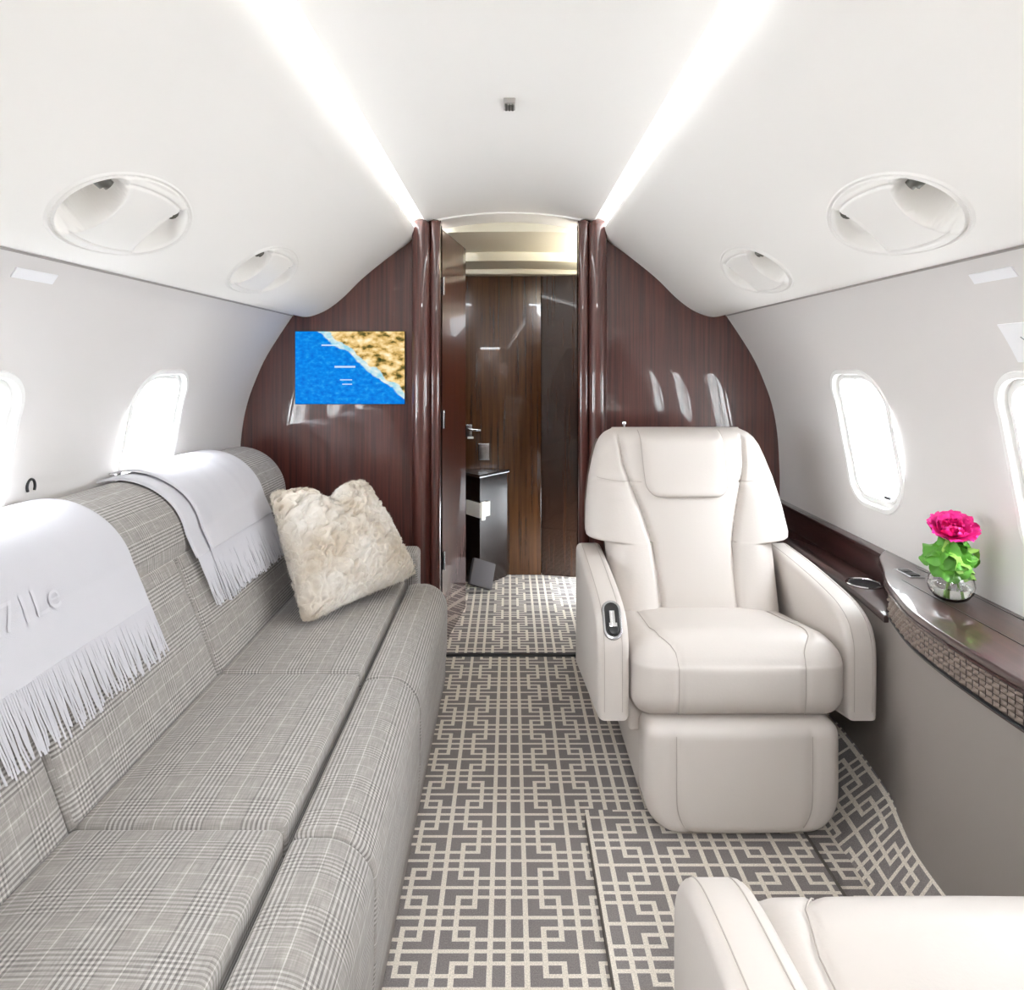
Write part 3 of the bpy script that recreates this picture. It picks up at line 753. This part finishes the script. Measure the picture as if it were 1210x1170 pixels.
# ------------------------------------------------------------------ fur cushion
def make_cushion():
    base = Vector((-.52, 2.08, SEAT_T+.01))
    P00, P10, P01, P11 = Vector((-.565, 1.855, .398)), Vector((-.300, 2.245, .420)), Vector((-.742, 2.090, .722)), Vector((-.495, 2.345, .715))
    Nn = (P10-P00).cross(P01-P00).normalized(); E2 = (P01-P00).normalized()
    def pos(u, v, side):
        uu, vv = u, v
        # pull the edge middles in so that the corners stand out
        pin = .05*(1-(2*v-1)**2)+.055*abs(2*v-1)**8; uu = .5+(u-.5)*(1-pin); pin2 = .045*(1-(2*u-1)**2)+.055*abs(2*u-1)**8; vv = .5+(v-.5)*(1-pin2)
        p = P00*(1-uu)*(1-vv)+P10*uu*(1-vv)+P01*(1-uu)*vv+P11*uu*vv
        p = p-E2*(.043*gauss(u-.52, .14)*sstep(.45, 1, v))          # dented top edge
        tt = .088*(max(0, 1-abs(2*u-1)**2.4)*max(0, 1-abs(2*v-1)**2.4))**.55
        tt *= 1-.35*gauss(u-.52, .12)*sstep(.5, 1, v)
        return p+Nn*(side*tt)
    def fur(p, k):
        q = p*40; wq = Vector((noise.noise(q*.6), noise.noise(q*.6+Vector((9, 2, 4))), noise.noise(q*.6+Vector((3, 8, 1)))))*.9
        return .007-.016*math.exp(-(noise.noise(q*.62+wq)/.16)**2)-.008*math.exp(-(noise.noise(q*1.1+wq+Vector((4, 4, 4)))/.12)**2)+.003*noise.noise(p*75)
    n = 150; V = []; F = []; grid = {}
    for side in (1, -1):
        for j in range(n+1):
            for i in range(n+1):
                e = i in (0, n) or j in (0, n)
                if e and side == -1: grid[(side, i, j)] = grid[(1, i, j)]; continue
                u, v = .5-.5*math.cos(math.pi*i/n), .5-.5*math.cos(math.pi*j/n)
                p = pos(u, v, side); p = p+Nn*(side*fur(p, 0)) if not e else p+Vector((noise.noise(p*60), noise.noise(p*60+Vector((5, 5, 5))), noise.noise(p*60+Vector((9, 1, 5)))))*.006
                grid[(side, i, j)] = len(V); V.append(p)
        for j in range(n):
            for i in range(n):
                f = (grid[(side, i, j)], grid[(side, i+1, j)], grid[(side, i+1, j+1)], grid[(side, i, j+1)])
                F.append(f if side == 1 else f[::-1])
    m, t, b = newmat('cream_faux_fur')
    tc = t.nodes.new('ShaderNodeTexCoord'); nz = t.nodes.new('ShaderNodeTexNoise'); nz.inputs['Scale'].default_value = 7; nz.inputs['Detail'].default_value = 6
    rp = t.nodes.new('ShaderNodeValToRGB'); rp.color_ramp.elements[0].position = .35; rp.color_ramp.elements[0].color = s2l((200, 188, 171))+(1,)
    rp.color_ramp.elements[1].position = .62; rp.color_ramp.elements[1].color = s2l((224, 219, 211))+(1,)
    t.links.new(tc.outputs['Object'], nz.inputs['Vector']); t.links.new(nz.outputs['Fac'], rp.inputs[0]); t.links.new(rp.outputs[0], b.inputs['Base Color'])
    setp(b, Roughness=.95); b.inputs['Sheen Weight'].default_value = .3
    root = thing('fur_cushion', 'cream faux fur cushion leaning on the sofa back', 'cushion', base)
    c = local(mk('cover', V, F, m, root, angle=180), base)
    # short pile
    rr = random.Random(5); me = c.data; HV = []; HF = []
    vn = [v.normal.copy() for v in me.vertices]; vc = [v.co.copy() for v in me.vertices]
    for poly in me.polygons:
        for _ in range(1 if rr.random() < .35 else 0):
            w4 = [rr.random() for _ in range(4)]; s = sum(w4); p = Vector((0, 0, 0)); nn = Vector((0, 0, 0))
            for k, vi in enumerate(poly.vertices): p += vc[vi]*(w4[k]/s); nn += vn[vi]*(w4[k]/s)
            q = p*22; comb = Vector((noise.noise(q), noise.noise(q+Vector((7, 3, 1))), noise.noise(q+Vector((2, 9, 4)))-.25))
            d = (nn*.8+comb*1.5+Vector((rr.uniform(-.3, .3), rr.uniform(-.3, .3), rr.uniform(-.3, .3)))).normalized()
            L = rr.uniform(.004, .008); sd = d.cross(nn)
            sd = sd.normalized()*.0011 if sd.length > 1e-4 else Vector((.0011, 0, 0))
            k = len(HV); HV += [p-sd-nn*.001, p+sd-nn*.001, p+d*L]; HF.append((k, k+1, k+2))
    tag(mk('pile', HV, HF, m, root, smooth=True, angle=180), kind='stuff')
    return root
make_cushion()

# ------------------------------------------------------------------ armchairs
def build_chair(label, loc):
    ch = thing('armchair', label, 'armchair', loc, 'cream leather armchairs')
    def part(name, V, F, mat, parent=None, back=False, **k):
        if back: V = [Vector((v[0], v[1], v[2] if v[2] < .58 else .58+(v[2]-.58)*.945)) for v in V]
        return mk(name, V, F, mat, parent or ch, **k)
    # --- backrest
    W = [(.34, .236), (.40, .240), (.574, .250), (.577, .252), (.583, .303), (.60, .307), (.68, .301), (.76, .288), (.82, .273), (.86, .260), (.885, .246), (.90, .231), (.912, .206)]
    SEAMX = [(.34, .108), (.50, .111), (.58, .118), (.66, .140), (.72, .160), (.80, .184), (.912, .196)]
    ZT = .915
    def yb(z): return .405+(z-.38)*.47-.10*max(0, z-.70)**1.3
    def wid(z): return interp(W, z)
    def front(x, z, groove=True):
        wz = wid(z); u = min(1, abs(x)/wz)
        T = math.sqrt(max(0, 1-max(0, (z-.872)/(ZT-.872+.0005))**2))
        d = .075*(1-u**7)**.5 if u < 1 else 0
        xs = interp(SEAMX, z); lowf = sstep(.80, .70, z)
        if abs(x) < xs: d += lowf*.016*(1-(x/xs)**2)*sstep(.34, .46, z)
        else: d += lowf*.020*math.sin(math.pi*min(1, (abs(x)-xs)/max(.02, wz-xs)))**.8
        if groove:
            d -= .013*gauss(abs(x)-xs, .007)*sstep(.915, .88, z)
            if .135 < abs(x) < wz-.012: d -= .006*gauss(z-(.752-.02*(abs(x)-.135)/.15*0), .006)*sstep(.135, .15, abs(x))
        return yb(z)-d*T
    zs = lin(.34, .573, 46)+[.575, .5775, .580, .5825, .585]+lin(.59, .872, 56)+[.872+.043*math.sin(math.pi/2*i/12) for i in range(1, 13)]
    N = 110; us = [math.sin(math.pi/2*(i/N*2-1))*.45+.55*(i/N*2-1) for i in range(N+1)]
    V = []; F = []; rows = len(zs); per = N+1+9
    for z in zs:
        wz = wid(z); T = math.sqrt(max(0, 1-max(0, (z-.872)/(ZT-.872+.0005))**2))
        for u in us: V.append(Vector((u*wz, front(u*wz, z), z)))
        for k in range(9):
            a = math.pi*(k+.5)/9; V.append(Vector((wz*math.cos(a)*.985, yb(z)+.055*T*math.sin(a)**.5, z-.0)))
    for j in range(rows-1):
        for i in range(per):
            k = (i+1) % per; F.append((j*per+i, j*per+k, (j+1)*per+k, (j+1)*per+i))
    F.append(tuple(range(per-1, -1, -1))); F.append(tuple((rows-1)*per+i for i in range(per)))
    bk = part('backrest', V, F, 'leather', angle=60, back=True)
    for sx in (-1, 1):
        part('seam', *tube([Vector((sx*interp(SEAMX, z), front(interp(SEAMX, z), z)-.0006, z)) for z in lin(.40, .895, 60)], .0011, 5), 'seam', bk, True)
        part('seam', *tube([Vector((sx*x, front(x, .752)-.0006, .752+.012*((x-.13)/.14)**2)) for x in lin(.135, .268, 20)], .0010, 5), 'seam', bk, True)
    # rear shell in taupe
    V, F = sheet(lambda a, z: Vector((wid(z)*.99*math.cos(a), yb(z)+.057+.012*math.sin(a), z)) if True else 0, lin(0.05, math.pi-.05, 16), [z for z in zs if .36 < z < .885][::4])
    part('rear_shell', V, F, 'shell', None, True)
    # --- headrest pad
    HW, HZ0, HZ1 = .131, .708, .9095
    def hw(z):
        d = z-HZ0; r_ = .045
        return HW-(r_-math.sqrt(max(0, r_*r_-(r_-d)**2)) if d < r_ else 0)-.006*(1-(z-HZ0)/(HZ1-HZ0))
    def pad(s, t_):
        z = HZ0+(HZ1-HZ0)*t_; x = s*max(.002, hw(z)); e = (1-s**10)*min(1, (1-(1-min(1, t_/.10))**3))
        return Vector((x, front(x, z, False)-.016*e**.5*math.sqrt(max(0, 1-max(0, (z-.885)/.0255)**2))+.004*(1-e), z))
    ts = [0, .005, .015, .03, .05, .075]+lin(.1, 1, 34)
    part('headrest', *sheet(pad, [math.sin(math.pi/2*k) for k in lin(-1, 1, 40)], ts), 'leather', None, True, angle=70)
    out = [pad(-.985, t_) for t_ in ts[::-1] if t_ > .02]+[pad(s, .012) for s in lin(-.98, .98, 20)]+[pad(.985, t_) for t_ in ts if t_ > .02]
    part('seam', *tube(out, .0012, 5), 'seam', None, True)
    # little chrome stud on the top edge
    z = .913; part('top_stud', *merge([tube([(-.165, yb(.9)+.005, .895), (-.165, yb(.9)+.005, .925)], .004, 8), lathe([(0, .012), (.006, .010), (.008, .004), (.006, -.002), (0, -.003)], 12, (-.165, yb(.9)+.005, .925))]), 'chrome', None, True)
    # --- seat
    SS = [(-.01, .146), (.02, .150), (.06, .178), (.12, .190), (.25, .184), (.43, .176)]
    def dseat(v):
        x, y, z = v.x, v.y+.222, v.z
        xs = interp(SS, y); top = sstep(.02, .06, z); fr = sstep(.05, .0, y)*(1-top*.6)
        if z > 0:
            z += top*.014*max(0, 1-(x/.25)**2)*sstep(-.01, .10, y)
            z -= top*.020*sstep(.10, .0, y)
            z -= .006*top*gauss(abs(x)-xs, .006)
        if y < .06: y += .006*fr*gauss(abs(x)-.146, .006)-.010*fr*max(0, 1-(x/.25)**2)*max(0, 1-(v.z/.08)**2)
        return Vector((x, y, z+.362-(y-.05)*.17))
    V, F, U = rbox(.251, .222, .092, .052, res=.009, nr=5, deform=dseat); st = part('seat', V, F, 'leather', angle=60)
    for sx in (-1, 1):
        pts = [dseat(Vector((sx*.146, -.222, z)))+Vector((0, -.0012, 0)) for z in lin(-.080, .038, 12)]
        pts += [dseat(Vector((sx*interp(SS, y+.222), y, .092-(.052-math.sqrt(max(0, .052**2-max(0, -.170-y)**2)))))) + Vector((0, -.001, .0042)) for y in lin(-.205, .19, 26)]
        part('seam', *tube(pts, .0011, 5), 'seam', st)
    # --- footrest
    def dfoot(v):
        t_ = max(0, (-v.z-.02)/.11); x = v.x*(1-.27*t_**3.0)
        y = v.y-.006*max(0, 1-(v.x/.23)**2)+.006*t_**2
        if v.y < -.03: y += .005*gauss(abs(v.x)-.155, .006)
        return Vector((x, y+.042, v.z+.143))
    V, F, U = rbox(.226, .055, .130, .032, res=.009, nr=5, deform=dfoot); fo = part('footrest', V, F, 'leather', angle=60)
    for sx in (-1, 1):
        part('seam', *tube([dfoot(Vector((sx*.155, -.0575, z))) for z in lin(-.105, .105, 24)], .0011, 5), 'seam', fo)
    # --- armrests
    prof = crom([(.030, .262), (.028, .36), (.029, .425), (.037, .455), (.056, .483), (.088, .503), (.14, .517), (.25, .530), (.40, .541), (.545, .546)], 5)
    ol = [(p.x, p.y) for p in prof]+[(.560, .535), (.566, .50), (.570, .16)]
    for sx in (-1, 1):
        V, F = prism(ol, lambda a, b, t: Vector((t, a, b)), sx*.254, sx*.330, .016, 4)
        ar = part('armrest', V, F, 'leather', angle=50)
        pth = Path(prof)
        for xe in (.272, .314):
            part('seam', *tube([Vector((sx*xe, p.x-.0004*0, p.y+.0003)) for p in [pth.at(s) for s in lin(.02, pth.L-.01, 50)]], .0009, 5), 'seam', ar)
        if sx < 0:
            c = Vector((sx*.292, .060, .487)); e2 = Vector((0, .62, .785)).normalized(); nn = Vector((0, -.785, .62)).normalized(); e1 = Vector((1, 0, 0))
            def stad(w_, l_, n=12):
                o = []
                for k in range(n+1): a = math.pi*k/n; o.append((w_*math.cos(a), l_+w_*math.sin(a)))
                for k in range(n+1): a = math.pi+math.pi*k/n; o.append((w_*math.cos(a), -l_+w_*math.sin(a)))
                return o
            mp = lambda a, b, t: c+e1*a+e2*b+nn*t
            cpn = part('control_panel', *prism(stad(.0225, .024), mp, -.012, .006, .003, 2), 'metal', ar, angle=40)
            # control levers sit on the dark inlay of the panel: kept as pieces of the armrest's panel level
            part('control_inlay', *prism(stad(.0175, .023), mp, .003, .0068, .001, 1), 'black', ar, angle=40)
            part('control_lever', *prism([(-.007, -.018), (.007, -.018), (.007, .020), (-.007, .020)], mp, .006, .012, .003, 2), 'chrome', ar)
            part('control_knob', *prism(stad(.012, .001), lambda a, b, t: mp(a, b-.024, t), .006, .014, .003, 2), 'black', ar)
            part('control_knob', *prism([(-.010, -.006), (.010, -.006), (.010, .004), (-.010, .004)], lambda a, b, t: mp(a, b-.014, t), .012, .016, .002, 2), 'chrome', ar)
    # --- under structure
    part('side_skirt', *box(-.245, .245, .10, .54, .20, .31, .01), 'leather')
    V, F = prism([(.075, .285), (.52, .285), (.47, .03), (.15, .03)], lambda a, b, t: Vector((t, a, b)), -.215, .215, .01, 2)
    part('pedestal', V, F, 'leather')
    part('base_plate', *box(-.20, .20, .17, .50, .0, .03, .004), 'shell')
    return ch
def copy_tree(o, parent=None):
    c = o.copy(); COL.objects.link(c); c.parent = parent
    for k in o.children: copy_tree(k, c)
    return c
chair = build_chair('cream leather armchair facing aft, in front of the mahogany bulkhead', (.537, 1.565, pz+.001))
near = copy_tree(chair)
near.location = (.530, .868, pz+.001); near.rotation_euler = (0, 0, math.pi)
near['label'] = 'cream leather armchair facing forward, only its armrest and seat edge showing'

# ------------------------------------------------------------------ placards and hook on the sidewalls
def placard(sx, y, z, wy_, hz, label, mark=False, group=None):
    s0 = find_s(SIDE, lambda p: p.y-z); n = 6
    def P(dy, ds, d): return sec(SIDE, sx, s0+ds, y+dy)-nrm(SIDE, sx, s0+ds)*d
    V = []; F = []
    us, vs = lin(-wy_/2, wy_/2, n), lin(-hz/2, hz/2, n)
    a = sheet(lambda u, v: P(u, v, .0022), us, vs); b = sheet(lambda u, v: P(u, v, -.001), us, vs)
    V, F = merge([a, (b[0], [f[::-1] for f in b[1]])]); k = n+1; o = k*k
    rim = [i for i in range(k)]+[j*k+n for j in range(1, k)]+[n*k+i for i in range(n-1, -1, -1)]+[j*k for j in range(n-1, 0, -1)]
    for i in range(len(rim)): p, q = rim[i], rim[(i+1) % len(rim)]; F.append((p, q, o+q, o+p))
    base = P(0, 0, 0)
    t = thing('placard', label, 'placard', base, group)
    local(mk('plate', V, F, 'placard', t, angle=30), base)
    if mark:
        for pts in ([(.026, -.012), (.014, .002), (.030, .016)], [(.014, .002), (-.03, .002)]):
            local(mk('mark', *tube([P(u, v, .0024) for u, v in pts], .0012, 5), 'print', t), base)
    return t
placard(-1, 1.217, 1.270, .106, .020, 'small white blank strip label on the sidewall above the sofa')
placard(1, 1.197, 1.268, .106, .020, 'small white blank strip label on the sidewall above the ledge')
placard(1, 1.195, 1.150, .13, .080, 'white rectangular placard with a grey mark above the cabin window', True)
V, F = tube([(-1.022, 1.452+.012*math.cos(a), .850+.016*math.sin(a)) for a in lin(-.6, math.pi+.6, 16)], .0028, 8)
hk = mk('hook_loop', V, F, 'black'); tag(hk, 'small dark metal loop on the sidewall behind the sofa back', 'hook')

# ------------------------------------------------------------------ rose in a glass bowl vase on the console
VC = Vector((.952, 1.465, .6045))
vs_ = thing('vase', 'round clear glass bowl vase with water on the side ledge', 'vase', VC)
pr = [(0, 0), (.022, 0), (.034, .006), (.044, .020), (.047, .034), (.043, .050), (.034, .062), (.031, .070), (.0335, .074), (.031, .0745), (.0285, .070), (.0315, .061), (.040, .049), (.044, .034), (.0415, .021), (.032, .009), (.020, .004), (0, .004)]
MT['glass'] = glassmat('clear_glass'); MT['water'] = glassmat('water', (.97, 1, .95), 1.33)
mk('bowl', *lathe([(r_*.97, z) for r_, z in pr], 40), 'glass', vs_, angle=60)
mk('water', *lathe([(0, .0045), (.019, .0047), (.031, .0095), (.040, .0212), (.0405, .030), (0, .030)], 32), 'water', vs_)
rose = thing('rose', 'bright pink rose with green leaves standing in the glass vase', 'flower', VC+Vector((0, 0, .01)))
RB = VC+Vector((0, 0, .01))
MT['petal'] = simple('pink_petal', (232, 40, 140), .55, var=.35); MT['petal2'] = simple('deep_pink_petal', (214, 10, 112), .55, var=.3)
MT['leaf'] = simple('leaf_green', (92, 160, 52), .5, var=.45); MT['leaf2'] = simple('pale_leaf_green', (150, 198, 92), .5, var=.3)
MT['stem'] = simple('stem_green', (120, 160, 70), .5)
head = Vector((-.004, -.010, .134)); tilt = Matrix.Rotation(math.radians(30), 4, 'X') @ Matrix.Rotation(math.radians(-10), 4, 'Y')
def petal_mesh(L, wd, cup, curl, seed):
    def fn(u, v):
        wv = wd*math.sin(math.pi*min(.96, .12+.80*v))**.7; x = u*wv
        a = cup*v; r_ = L
        y = r_*math.sin(a)/max(cup, .01); z = r_*(1-math.cos(a))/max(cup, .01)
        z += .30*wd*(u*u)*(1-.3*v)-curl*max(0, v-.72)**2*L*6
        y += .004*noise.noise(Vector((u*2+seed, v*3, seed)))+.0
        z += .004*noise.noise(Vector((u*3, v*2, seed*3)))
        if v > .9: y -= .10*L*u*u
        return (x, y, z)
    return sheet(fn, lin(-1, 1, 8), lin(0, 1, 8))
k = 0
for (cnt, L, wd, cup, curl, el, rad, mt) in ((7, .054, .026, .9, .30, 8, .004, 'petal'), (7, .044, .024, 1.0, .15, 24, .004, 'petal'), (6, .034, .020, 1.1, .05, 42, .004, 'petal2'), (5, .026, .016, 1.1, 0, 60, .003, 'petal2'), (4, .020, .012, .8, 0, 78, .002, 'petal2')):
    V, F = petal_mesh(L, wd, cup, curl, cnt)
    me = None
    for i in range(cnt):
        a = 2*math.pi*(i/cnt+.13*k)+R.uniform(-.12, .12)
        M = Matrix.Translation(head) @ tilt @ Matrix.Rotation(a, 4, 'Z') @ Matrix.Translation((0, rad, 0)) @ Matrix.Rotation(math.radians(el+R.uniform(-6, 6)), 4, 'X')
        if me is None: o = mk('petal', V, F, mt, rose, angle=180); me = o.data
        else: o = bpy.data.objects.new('petal', me); COL.objects.link(o); o.parent = rose
        o.matrix_local = M
    k += 1
def leaf_mesh(rl, seed):
    def fn(u, v):
        a = (u*1.05)*math.pi*.86; lob = 1+.07*math.cos(a*7+seed)+.02*math.sin(a*13)
        r_ = rl*lob*v; x, y = r_*math.sin(a), r_*math.cos(a)+rl*.45*v*0
        return (x, y, .010*math.sin(a*5+seed)*v*v+.35*rl*v*v*(-.5)+.004*noise.noise(Vector((x*80, y*80, seed))))
    return sheet(fn, lin(-1, 1, 42), lin(0.02, 1, 7))
LM = [leaf_mesh(.039, 1), leaf_mesh(.035, 4), leaf_mesh(.043, 7)]; lmesh = {}
lv = [(-100, .035, .098, 62, 0, 'leaf'), (-60, .040, .095, 70, 2, 'leaf2'), (-20, .046, .100, 60, 1, 'leaf'), (20, .045, .105, 40, 0, 'leaf2'), (150, .040, .098, 50, 2, 'leaf'), (190, .050, .103, 55, 0, 'leaf'), (235, .042, .092, 70, 1, 'leaf'), (-85, .032, .072, 80, 1, 'leaf'), (-35, .044, .075, 78, 0, 'leaf2'), (-130, .038, .078, 75, 2, 'leaf'), (80, .035, .10, 45, 0, 'leaf')]
for (az, rad, z, dip, mi_, mt) in lv:
    key = (mi_, mt)
    if key not in lmesh: o = mk('leaf', LM[mi_][0], LM[mi_][1], mt, rose, angle=180); lmesh[key] = o.data
    else: o = bpy.data.objects.new('leaf', lmesh[key]); COL.objects.link(o); o.parent = rose
    a = math.radians(az)
    o.matrix_local = Matrix.Translation((rad*.62*math.cos(a), rad*.62*math.sin(a), z)) @ Matrix.Rotation(a-math.pi/2, 4, 'Z') @ Matrix.Rotation(math.radians(-dip+12), 4, 'X')
for (bx_, by_, tx_, ty_, tz_) in ((-.006, .004, head.x, head.y, .142), (.012, -.006, .020, -.012, .095), (-.014, -.008, -.022, -.014, .092), (.004, .012, .01, .02, .10)):
    mk('stem', *tube(crom([(bx_*1.2, by_*1.2, .0), ((bx_+tx_)*.3, (by_+ty_)*.3, tz_*.5), (tx_, ty_, tz_)], 5), .0022, 7), 'stem', rose)
